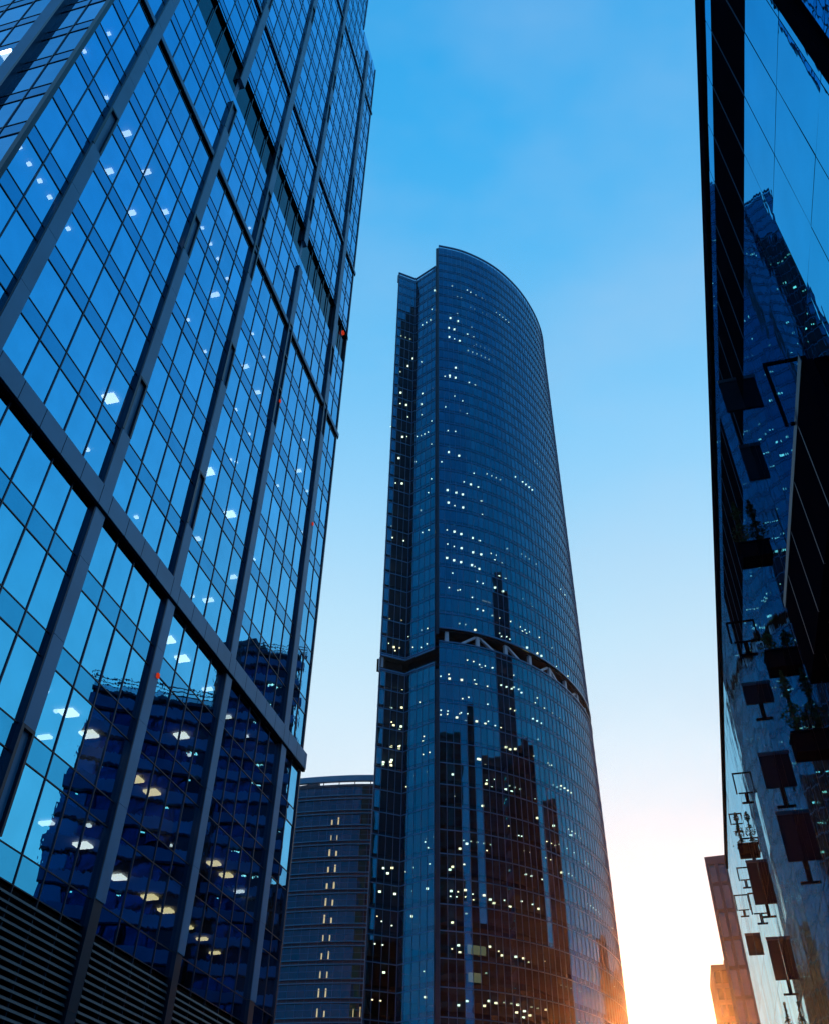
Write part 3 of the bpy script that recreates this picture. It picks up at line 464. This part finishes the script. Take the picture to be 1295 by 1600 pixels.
# solid corner strip at the front edge and left edge strip
o = MB(); o.prism([(4.72,155.15),(4.9,154.75),(5.58,154.72),(5.58,155.3)], f0, GL0); o.build('corner_column', M['mull'], tower); o = MB(); o.prism([(4.72,155.15),(4.9,154.75),(5.58,154.72),(5.58,155.3)], GM1, TM); o.build('corner_column', M['mull'], tower)
inner = [p for p in mainc]
def outline(inset, rear=True):
    pts = [Pw0, Pw1, Pw2] + mainc[::2] + ([mainc[-1]] if len(mainc) % 2 == 0 else []) + [Vector((41,218)), Vector((34,228)), Vector((22,230)), Vector((12,218)), Vector((4,202)), Vector((-2,188)), Vector((-6.2,172))]
    c = Vector((18,190)); return [p+(c-p).normalized()*inset for p in pts]
ins = outline(.35)
for z in fz:
    if z > TM-8: break
    if GM0-.2 < z < GM1 or GL0-.2 < z < GL1-.5: pass
    if z > TL-2:
        pts = ins[3:]; MB().prism([(p.x,p.y) for p in pts], z+.05+EYE, z+.5+EYE).build('floor_slab', M['dark'], tower)
    else: MB().prism([(p.x,p.y) for p in ins], z+.05+EYE, z+.5+EYE).build('floor_slab', M['dark'], tower)
o = MB(); o.prism([(p.x,p.y) for p in outline(9)], 0, TL-6+EYE); o.build('core', M['dark'], tower)
rear = [mainc[-1], Vector((41,218)), Vector((34,228)), Vector((22,230)), Vector((12,218)), Vector((4,202)), Vector((-2,188)), Vector((-6.2,172)), Pw0]
o = MB()
for a, b in zip(rear[:-1], rear[1:]): fr, L = segframe(a, b); fr.box(o, 0, L, -.3, 0, -EYE, TL)
for a, b in zip(rear[:4], rear[1:5]): fr, L = segframe(a, b); fr.box(o, 0, L, -.3, 0, TL, TM)
o.build('rear_wall', M['block'], tower)
o = MB(); ring(mainc, TM-9.5, TM-.2, -.9, -.5, o); ring(lefta+leftb[1:], TL-4, TL-.2, -.9, -.5, o); o.build('parapet_backing', M['block'], tower)
# base plinth below the first storey line
o = MB(); o.prism([(p.x,p.y) for p in ins], 0, f0+EYE+.05); o.build('plinth', M['conc'], tower)
# mechanical belt: dark recess with pale columns and slanted struts
o = MB(); ring(mainc, GM0+.0, GM1, -3.2, -2.9, o); o.build('belt_recess', M['black'], tower); o = MB(); ring(lefta, GL0, GL1, -1.6, -1.4, o); ring(leftb, GL0, GL1, -1.6, -1.4, o); o.build('belt_recess', M['black'], tower)
o = MB(); o.prism([(p.x,p.y) for p in ins], GM1+EYE-.02, GM1+EYE+.2); o.prism([(p.x,p.y) for p in outline(.5)[3:]], GM0-.5+EYE, GM0-.05+EYE); o.build('belt_soffit', M['black'], tower)
for i in range(1, len(mainc)-1, 5):
    fr, L = segframe(mainc[i], mainc[i+1]); o = MB(); fr.box(o, 0, .75, -1.1, -.45, GM0-.03, GM1); o.build('belt_column', M['strut'], tower)
for i in (6, 6, 11, 21, 21, 26, 31, 36, 36):
    pass
for j, (i, dirn) in enumerate(((6,-1),(6,1),(11,1),(21,-1),(21,1),(31,-1),(31,1),(36,1),(41,-1))):
    if i+3 >= len(mainc): continue
    a = mainc[i]; b = mainc[max(0, min(len(mainc)-1, i+3*dirn))]; c = Vector((18,190))
    a3 = Vector((*(a+(c-a).normalized()*.9), GM1-.1+EYE)); b3 = Vector((*(b+(c-b).normalized()*.9), GM0+.1+EYE))
    MB().bar(a3, b3, .5).build('brace', M['strut'], tower)
o = MB(); LFt = Frame(Pw0, Pw1-Pw0); LFt.box(o, .2, .95, -1.0, -.3, GL0, GL1); o.build('belt_column', M['strut'], tower)
li = []
rt_ = random.Random(4)
for x, y, z, sz in TT:
    a = .10 if sz == 0 else .18
    warm = z < 112 and rt_.random() < .6
    v = Vector((x, y)); dn = v.normalized()*.2
    mb = MB(); mb.hexa([(x+q[0]*a*1.3+dn.x, y+q[1]*a*1.3+dn.y, z+EYE+h) for h in (-.02,.02+a*.9) for q in ((-1,-1),(1,-1),(1,1),(-1,1))])
    li.append((mb, M['lampTw'] if warm else M['lampT'], mb.v[:4]))
# more rows of ceiling lights deeper in the storeys
cen = Vector((18,190))
for z in fz[3:54]:
    zc = z+FL-1.0
    for wi, (pts, top, g0, g1) in enumerate(allp):
        if zc > top-12 or g0-1 < zc < g1+1.5: continue
        n_rows = rt_.choice((0,1,2,3)) if z > 110 else rt_.choice((2,3,5))
        if wi: n_rows = rt_.choice((0,0,1)) if z > 110 else rt_.choice((0,1,1))
        for _ in range(n_rows):
            i0 = rt_.randrange(0, max(1, len(pts)-3)); ln = rt_.randint(1, 6 if wi == 0 else 3); dep = rt_.choice((.8, 1.5, 2.4)); m_ = rt_.choice(('lampTd','lampTd','lampT') if z > 112 else ('lampTd','lampTw','lampT','lampTw')); a = rt_.choice((.07,.10,.14))
            for i in range(i0, min(len(pts)-1, i0+ln)):
                if rt_.random() < .25: continue
                p = pts[i].lerp(pts[i+1], .5); e = (pts[i+1]-pts[i]).normalized(); q = p+Vector((-e.y, e.x))*dep
                mb = MB().hexa([(q.x+s[0]*a*1.3, q.y+s[1]*a*1.3, zc+EYE+h_) for h_ in (-.02,.1) for s in ((-1,-1),(1,-1),(1,1),(-1,1))]); li.append((mb, M[m_], mb.v[:4]))
# a few storeys with a glowing rear partition or blinds
for (i0, i1, k, m_) in ((8,10,27,'glow'),(4,7,10,'glow'),(4,6,9,'glow'),(16,18,25,'glow')):
    z = fz[k]; fr, L = segframe(mainc[i0], mainc[i1]); mb = MB(); fr.box(mb, 0, L*.8, -2.2, -2.1, z+1.6, z+3.0); mb.build('lit_partition', M['glow'], tower)
many('office_light', li, tower)

# ------------------------------------------------------------------ low left: curved block with rail bands
hotel = thing('curved_hotel_block', 'lower curved block with paired horizontal rails and a column of warm lights', 'building', (-30,225,0))
hp = spline([(-58,231.5),(-43,222.8),(-28.3,217.2),(-16,214.6),(-7.5,213.9)], 2.0)
HT = 97.2; HF = 3.8; h0 = 87.9-.9
hz_ = [h0-HF*k for k in range(-2, 24)]; hz_ = sorted(z for z in hz_ if z > 0)
hw = []
for z in hz_:
    for a, b in zip(hp[:-1], hp[1:]):
        fr, L = segframe(a, b)
        z1 = min(z+HF-.9, HT)
        if z1-z > .5: mb = fr.pane(MB(), .03, L-.03, z, z1, 0, .004); hw.append((mb, M['glassH'], mb.v))
many('window', hw, hotel)
for z in hz_:
    o = MB(); ring(hp, z-.9, z, -.2, .0, o); o.build('spandrel', M['block'], hotel)
    o = MB(); ring(hp, z-.16, z+.04, -.0, .45, o); o.build('sunshade_rail', M['railH'], hotel)
    o = MB(); ring(hp, z-1.06, z-.86, -.0, .45, o); o.build('sunshade_rail', M['railH'], hotel)
    o = MB(); ring(hp, z+1.45, z+1.53, .0, .07, o); o.build('transom', M['thin'], hotel)
for i, p in enumerate(hp):
    q = hp[i+1]-p if i < len(hp)-1 else p-hp[i-1]; fr = Frame(p, q); mb = MB(); fr.box(mb, -.04, .04, -.02, .10, 0, HT); mb.build('mullion', M['thin'], hotel)
o = MB(); o.prism([(p.x,p.y) for p in hp]+[(-7.5,232),(-58,248)], -EYE+EYE, HT-.4+EYE)
bod = MB(); cc = Vector((-30,235)); hin = [p+(cc-p).normalized()*1.6 for p in hp]; bod.prism([(p.x,p.y) for p in hin]+[(-8.2,231),(-57,247)], 0, HT-.3+EYE); bod.build('body', M['dark'], hotel, True)
o = MB(); ring(hp, HT-.35, HT+.25, -1.7, .2, o); o.build('parapet', M['block'], hotel)
o = MB(); ring(hp, HT+1.0, HT+2.5, -.35, .5, o); cr = o.build('roof_blade', M['railH'], hotel)
for i in range(0, len(hp)-1, 2):
    fr, L = segframe(hp[i], hp[i+1]); o = MB(); fr.box(o, 0, .18, -.3, -.1, HT+.25, HT+1.0); o.build('post', M['block'], cr)
o = MB(); fr, L = segframe(Vector((-58,231.5)), Vector((-24,216.2))); fr.box(o, 0, L, -3.5, -2.6, HT+.2, HT+2.4); o.build('plant_room', M['block'], hotel)
for k, z in enumerate([z for z in hz_ if z < 88.5]):
    for az_, only in ((-4.72, 99), (-2.66, 46)):
        if only == 46 and z > 47: continue
        x = math.sin(math.radians(az_)); y = math.cos(math.radians(az_)); 
        for a, b in zip(hp[:-1], hp[1:]):
            e = b-a; den = x*e.y-y*e.x; t = (a.x*e.y-a.y*e.x)/den; u = (a.x*y-a.y*x)/den
            if 0 <= u <= 1:
                fr, L = segframe(a, b); um = u*L; o = MB()
                j_ = rt_.uniform(-.12,.12); t0, t1 = rt_.uniform(1.5,2.2), rt_.uniform(1.3,2.2); fr.box(o, um-.92+j_, um-.66, -.5, -.3, z+.12, z+t0); fr.box(o, um+.66, um+.92-j_, -.5, -.3, z+.12, z+t1); fr.box(o, um-.92, um+.92, -.48, -.44, z+.02, z+.12)
                s_ = o.build('lobby_light', M['lobby'], hotel)
                o = MB(); fr.box(o, um-.9, um+.9, .46, .55, z-.12, z-.02); o.build('lit_sill', M['pink'], s_)

# ------------------------------------------------------------------ right: long rippled-glass facade close to the camera
AR = math.radians(16.02); dr = Vector((math.sin(AR), math.cos(AR), 0)); nr = Vector((-math.cos(AR), math.sin(AR), 0))
RF = Frame(Vector((0,0,0))-nr*4.0, -dr)                # outward normal faces the street; u runs back towards the camera
assert RF.n.dot(nr) > .99
class RFrame:                                          # same plane, s measured forward along the street
    def p(s, u, o, z): return RF.p(-u, o, z)
    def box(s, mb, u0, u1, o0, o1, z0, z1): return RF.box(mb, -u1, -u0, o0, o1, z0, z1)
    def pane(s, mb, u0, u1, z0, z1, o=0, tilt=.004): return RF.pane(mb, -u1, -u0, z0, z1, o, tilt)
R = RFrame()
right = thing('street_glass_building', 'low building with rippled blue mirror glass and black top strip, filling the right edge', 'building', R.p(30,-8,-EYE))
RE, RZ = 65.0, 23.1
ru = [6.45+1.24*k-1.6 for k in range(-8, 60)]
ru = [-12+2.48*k for k in range(0, 4)] + [-2.1] + [3.1, 4.33, 5.57] + [6.3+.0] + [6.9] + [8.05+1.245*k for k in range(0, 46)]
ru = sorted([u for u in ru if u < RE-.5] + [RE])
rz = [(22.45-.95, 22.45)] + [(18.22-2.42*k-2.42, 18.22-2.42*k) for k in range(0, 8)]
rw_ = []
for z0, z1 in rz:
    if z1 < -EYE+.3: continue
    z0 = max(z0, -EYE)
    for a, b in zip(ru[:-1], ru[1:]):
        mb = R.pane(MB(), a+.012, b-.012, z0+.012, z1-.012, 0, .003); rw_.append((mb, M['glassR'], mb.v))
many('window', rw_, right)
o = MB(); R.box(o, -12, RE, -.5, -.31, -EYE, 22.45); o.build('backing_wall', M['core'], right)
for s0, s1 in ((-12, 19.7), (21.3, 31.4)):              # black cladding strip under the roof edge
    o = MB(); R.box(o, s0, s1, -.3, -.012, 18.235, 21.48); st_ = o.build('black_strip', M['black'], right)
    for u in ru:
        if 3 < u < s1-.3 and u > s0+.3: o = MB(); R.box(o, u-.015, u+.015, -.011, .002, 18.24, 21.47); o.build('joint', M['tmull'], st_)
o = MB(); R.box(o, -12, RE, -.5, -.002, 18.2, 18.23); R.box(o, -12, RE, -.5, -.002, 21.485, 21.51); o.build('ledge', M['black'], right)
for s0, s1 in ((19.72, 21.28), (31.42, RE)):
    n_ = max(1, round((s1-s0)/1.245))
    for k in range(n_): R.pane(MB(), s0+(s1-s0)*k/n_+.012, s0+(s1-s0)*(k+1)/n_-.012, 18.24, 21.48, 0, .003).build('upper_window', M['glassR'], right)
o = MB(); R.box(o, -12, RE+.05, -1.2, .06, 22.47, 23.1); o.build('parapet', M['black'], right)
o = MB(); R.box(o, 6.33, 6.6, -.05, .10, -EYE, 18.2); o.build('corner_post', M['black'], right)
o = MB(); R.box(o, -12, RE-.05, -16, -.95, -EYE, 22.3); o.build('body', M['block'], right)
R.box(MB(), 0, 1, 0, 1, 0, 1)
o = MB(); R.box(o, RE-.04, RE+.02, -16, .02, -EYE, 22.46); o.build('end_wall', M['block'], right)

def board(u, z0, z1, out, post, label, frame_only=False, w=.04):
    """dark lamp board standing out from the glass on a stem with a cross foot"""
    t = thing('wall_floodlight', label, 'floodlight', R.p(u, .02, z0), 'dark floodlight boards standing out from the glass wall')
    o = MB()
    if frame_only:
        R.box(o, u-.03, u+.03, .004, out, z1-.06, z1); R.box(o, u-.03, u+.03, .004, out*.75, z0, z0+.05); R.box(o, u-.03, u+.03, out-.06, out, z0+.0, z1-.06)
        o.build('frame', M['black'], t)
    else:
        R.box(o, u-w, u+w, .006, out, z0, z1); o.build('board', M['board'], t)
        o = MB(); R.box(o, u-w-.03, u-w-.002, .006, out+.02, z1-.10, z1+.02); o.build('rim', M['mull'], t)
    if post:
        o = MB(); R.box(o, u-.05, u+.05, .004, .07, z0-post, z0-.002); o.build('stem', M['black'], t)
        o = MB(); R.box(o, u-.06, u+.06, .004, out*.6, z0-post-.06, z0-post-.002); o.build('crossbar', M['black'], t)
    return t
def at_wall(px, py):                                   # where the wall stands along one line of sight (used to read positions off once)
    v = cam.matrix_world.to_3x3() @ Vector((px-647.5, -(py-800), -1400)); t = 4.0/(-v.dot(nr)); q = v*t
    return q.dot(dr), q.z
board(17.64, 17.9, 19.1, .47, 0, 'dark floodlight board over the black strip, highest on the glass wall')
board(18.63, 16.25, 17.5, .26, 0, 'small narrow dark board on the glass wall, just below the highest board')
board(28.9, 17.75, 18.65, .50, .5, 'open black bracket frame with no board, below the black strip of the glass wall', True)
board(29.18, 15.46, 16.26, .46, .55, 'squarish dark floodlight board on a stem, under the open bracket frame')
board(29.49, 12.6, 13.8, .47, .6, 'tall dark floodlight board on a stem, in the middle of its column of three')
board(28.76, 10.0, 11.5, .47, .6, 'biggest dark floodlight board, lowest of its column of three')
board(13.2, 12.75, 14.6, .42, 0, 'tall open black bracket frame beside the long black box', True)
board(49.2, 19.25, 19.85, .34, .35, 'tiny far bracket frame with a cross foot near the roof edge', True)
board(52.0, 17.3, 18.0, .34, .35, 'tiny far bracket frame below another, left of the tangled shrubs', True)

board(43.5, 13.4, 15.3, .47, .5, 'dark board left of the large shrubs in the tangled far group, on a stem')
board(44.4, 16.0, 16.7, .40, .4, 'open bracket frame with a cross foot beside the thin far conifer', True)
board(42.0, 10.0, 11.6, .47, .5, 'dark board directly below another dark board in the tangled far group')
board(47.5, 14.2, 15.2, .40, .4, 'open bracket frame under the thin far conifer', True)
board(55.5, 14.5, 15.6, .40, .0, 'small far dark board close to the far end of the glass wall')
board(58.0, 17.6, 18.5, .40, .3, 'farthest open bracket frame near the far end of the glass wall', True)
board(41.0, 17.4, 18.4, .42, .4, 'open bracket frame just above the tangled far group', True)

def planter(u, z0, zt, out, label, n=420):
    t = thing('wall_planter', label, 'planter', R.p(u, .02, z0), 'shrubs in boxes fixed to the glass wall')
    o = MB(); h = .55
    R.box(o, u-.3, u+.3, .005, out, z0, z0+h*.9); R.box(o, u-.33, u+.33, .004, out+.03, z0+h*.9+.003, z0+h); o.build('box', M['black'], t)
    tr = MB(); tr.bar(R.p(u, out*.55, z0+h), R.p(u, out*.55, zt-.15), .05); tr.build('trunk', M['bark'], t)
    r = random.Random(int(u*10+z0)); f = MB()
    for k in range(n):
        q = r.random(); zz = z0+h+(zt-z0-h)*q; lay = .55+.45*math.sin(q*14+u); rad = (.06+(1-q)*.42)*lay*math.sqrt(r.random()); th = r.uniform(0, 6.283)
        uu = u+rad*math.cos(th)*1.1; oo = max(.04, out*.55+rad*math.sin(th)); s = r.uniform(.03, .075)
        c = R.p(uu, oo, zz); a = Vector((r.gauss(0,1), r.gauss(0,1), r.gauss(0,.6))).normalized()*s; b = a.cross(Vector((r.gauss(0,1), r.gauss(0,1), r.gauss(0,1)))).normalized()*s*.45
        f.quad([c-a, c+b, c+a, c-b])
    f.build('foliage', M['leaf'], t)
planter(22.2, 16.25, 18.6, .42, 'spiky conifer in a black box high on the glass wall', 700)
planter(22.9, 13.0, 14.3, .42, 'round shrub in a black box halfway up the glass wall', 420)
planter(22.3, 10.25, 12.7, .45, 'tall bushy conifer in a black box low on the glass wall', 700)
planter(43.0, 6.6, 9.4, .47, 'wide low conifer in a box, lowest planter of the far group', 600)
planter(46.0, 16.4, 18.6, .45, 'thin far conifer in a black box near the tiny bracket frames', 500)

bx = thing('long_wall_box', 'long black box casing running along the right glass wall', 'casing', R.p(15, .03, 10.5))
o = MB(); R.box(o, 11.6, 19.2, .01, .23, 10.5, 12.75); o.build('casing', M['black'], bx)
for u in (13.1, 14.7, 16.3, 17.9): o = MB(); R.box(o, u-.02, u+.02, .2, .236, 10.5, 12.6); o.build('seam', M['mull'], bx)
o = MB(); R.box(o, 11.5, 19.25, .232, .25, 12.6, 12.8); o.build('edge_rail', M['mull'], bx)

# ------------------------------------------------------------------ far buildings at the end of the street
def pol(az, r): return Vector((math.sin(math.radians(az))*r, math.cos(math.radians(az))*r))
def block(name, label, p, a, w, d, h, fh, cat='building', wall='block', gl='glassF', pier=3.0, group=None, base=0, t=None, frac=.62):
    """upright block: piers, ribbon windows, cornice; p = near left corner, a = direction of the front"""
    fr = Frame(p, a); t = t or thing(name, label, cat, (*(fr.p(w/2, -d/2, 0)).xy, 0), group)
    h -= EYE
    b = MB(); fr.box(b, .25, w-.25, -d+.25, -.25, base-EYE, h-.3); b.build('wall', M[wall], t)
    
    for k_ in ((w*.15, w*.25, -6, -3, h+3), (w*.78, w*.9, -9, -3, h+2.4), (w*.5, w*.51, -4, -3.8, h+7)): o = MB(); fr.box(o, *k_[:4], h+1.2, k_[4]); o.build('roof_equipment', M[wall], t)
    for f, L in ((fr, w), (Frame(fr.p(0,-d,0), -fr.n*-1), d), (Frame(fr.p(w,0,0), -fr.n), d)):
        z = base-EYE+3.5; g_, s_ = MB(), MB()
        n = max(1, round(L/pier))
        while z < h-2:
            o = MB(); f.pane(o, .2, L-.2, z, z+fh*frac, -.12, .01); c_ = o.build('window_band', M[gl], t)
            z += fh
        for k in range(n+1):
            u = L*k/n; f.box(g_, u-.22, u+.22, -.24, .15, base-EYE, h)
        g_.build('pier_screen', M[wall], t)
    o = MB(); fr.box(o, -.2, w+.2, -d-.2, .2, h, h+1.2); r_ = o.build('roof', M[wall], t); o = MB(); fr.box(o, w*.3, w*.7, -d*.7, -d*.3, h+1.2, h+4.5); o.build('plant_room', M[wall], r_)
    return t
block('far_office_block', 'far flat roofed office block with upright piers, low on the right', pol(18.42, 150), Vector((math.cos(math.radians(22)), -math.sin(math.radians(22)))), 34, 30, 53.0+1.2, 4.0, pier=1.4, frac=.86)
block('far_stone_block', 'farther pale pinkish block showing left of the far office block', pol(17.6, 250), Vector((1,-.25)), 22, 20, 64, 3.6, wall='pink', pier=1.8, frac=.7)

# buildings across the street behind the low glass building: seen in the mirror glass
Q = lambda u, o_: (dv*u + nv*o_).xy
CM = -nv*44                                            # where the left glass mirrors the eye to
E_ = thing('terraced_office_building', 'dark office slab with lit floors behind the low glass building', 'building', (56,87,0))
def slab_block(t, fr, w, d, h, fh, rail=True):
    b = MB(); fr.box(b, 0, w, -d, -.6, -EYE, h); b.build('body', M['dark'], t)
    z = 2; 
    while z < h-1:
        o = MB(); fr.box(o, -.3, w+.3, -.6, .35, z, z+1.6); o.build('balcony_band', M['band'], t)
        o = MB(); fr.pane(o, 0, w, z+1.6, z+fh, -.45, .02); o.build('window_band', M['glassT'], t)
        o = MB(); r = random.Random(int(z*7+w))
        for k in range(int(w/4)):
            if r.random() < .35: u = r.uniform(1, w-2); fr.box(o, u, u+r.choice((.3,.5,1.0)), -.40, -.30, z+fh-.6, z+fh-.45)
        if o.v: o.build('strip_light', M['lampc2'], t)
        z += fh
    o = MB()
    fr.box(o, -.3, w+.3, -.6, .3, h, h+.5)
    for k in range(int(w/2)+1): fr.box(o, k*2, k*2+.12, -.1, .02, h+.5, h+2.6)
    for zz in (1.3, 1.9, 2.5): fr.box(o, 0, w, -.1, .02, h+zz, h+zz+.12)
    o.build('roof_railing', M['block'], t)
def between(az0, r0, az1, r1, c=None):
    c = CM.xy if c is None else Vector(c); a = c+pol(az0, r0); b = c+pol(az1, r1); return Frame(b, a-b), (a-b).length
fr, L = between(52.6, 124, 43.8, 124)
slab_block(E_, fr, L, 22, 66, 4.1)
E2 = thing('taller_dark_slab', 'taller dark slab beyond the office slab on the right side of the street', 'building', (66,137,0))
fr, L = between(43.2, 160, 38.6, 160); slab_block(E2, fr, L, 14, 99, 4.1)
# towers standing off to the right and behind, seen mirrored in the curved skyscraper
def tall(name, label, az0, az1, r, c, h, wall='block', d=25, fh=4.2, pier=4.0):
    c = Vector(c); a = c+pol(az0, r); b = c+pol(az1, r); return block(name, label, a, b-a, (b-a).length, d, h, fh, pier=pier, wall=wall)
hr = tall('tall_highrise', 'very tall dark stepped high-rise with a spire, standing off to the right', 108, 121, 205, (19,159), 268)
hp0 = Vector((19,159))+pol(117.5, 205); hp1 = Vector((19,159))+pol(120.5, 205); fr = Frame(hp0, hp1-hp0)
o = MB(); fr.box(o, -8, 9, -20, -4, 262, 284); fr.box(o, -2, 7, -17, -7, 284, 298); o.build('upper_tier', M['block'], hr)
o = MB(); o.bar(fr.p(2, -12, 298), fr.p(2, -12, 330), 1.6); fr.box(o, 1, 3, -13, -11, 298, 312); o.build('spire', M['block'], hr)

tall('office_highrise', 'dark high-rise behind the viewer on the right', 142, 148, 150, (9,155), 172)
tall('office_highrise', 'slightly lower dark high-rise behind the viewer on the right', 149.5, 158, 150, (8,155), 160)
tall('wide_office_slab', 'wide dark office slab right behind the taller dark slab', 95, 116, 54, (24,162), 110, d=8, fh=4)
tall('broad_highrise', 'broad dark high-rise off to the right, between the spired tower and the blocks behind', 122, 139, 175, (24,162), 165)
tall('lower_office_slab', 'lower dark office slab beyond the right side of the street', 80, 93, 100, (26,165), 116)
tall('domed_roof_block', 'mid-height dark block beyond the low glass building', 47, 58, 85, (37,178), 76, fh=3.6)

# ------------------------------------------------------------------ evening haze
hb = MB().hexa([(-1510,-1510,-1),(1510,-1510,-1),(1510,1510,-1),(-1510,1510,-1),(-1510,-1510,330),(1510,-1510,330),(1510,1510,330),(-1510,1510,330)])
hm = bpy.data.materials.new('haze_air'); hm.use_nodes = True; t_ = hm.node_tree; t_.nodes.clear()
pv_ = t_.nodes.new('ShaderNodeVolumePrincipled'); pv_.inputs['Density'].default_value = .000125; pv_.inputs['Color'].default_value = (.95,.96,1,1); pv_.inputs['Anisotropy'].default_value = .955
oo_ = t_.nodes.new('ShaderNodeOutputMaterial'); t_.links.new(pv_.outputs[0], oo_.inputs['Volume'])
hz__ = hb.build('haze', hm); tag(hz__, kind='stuff')
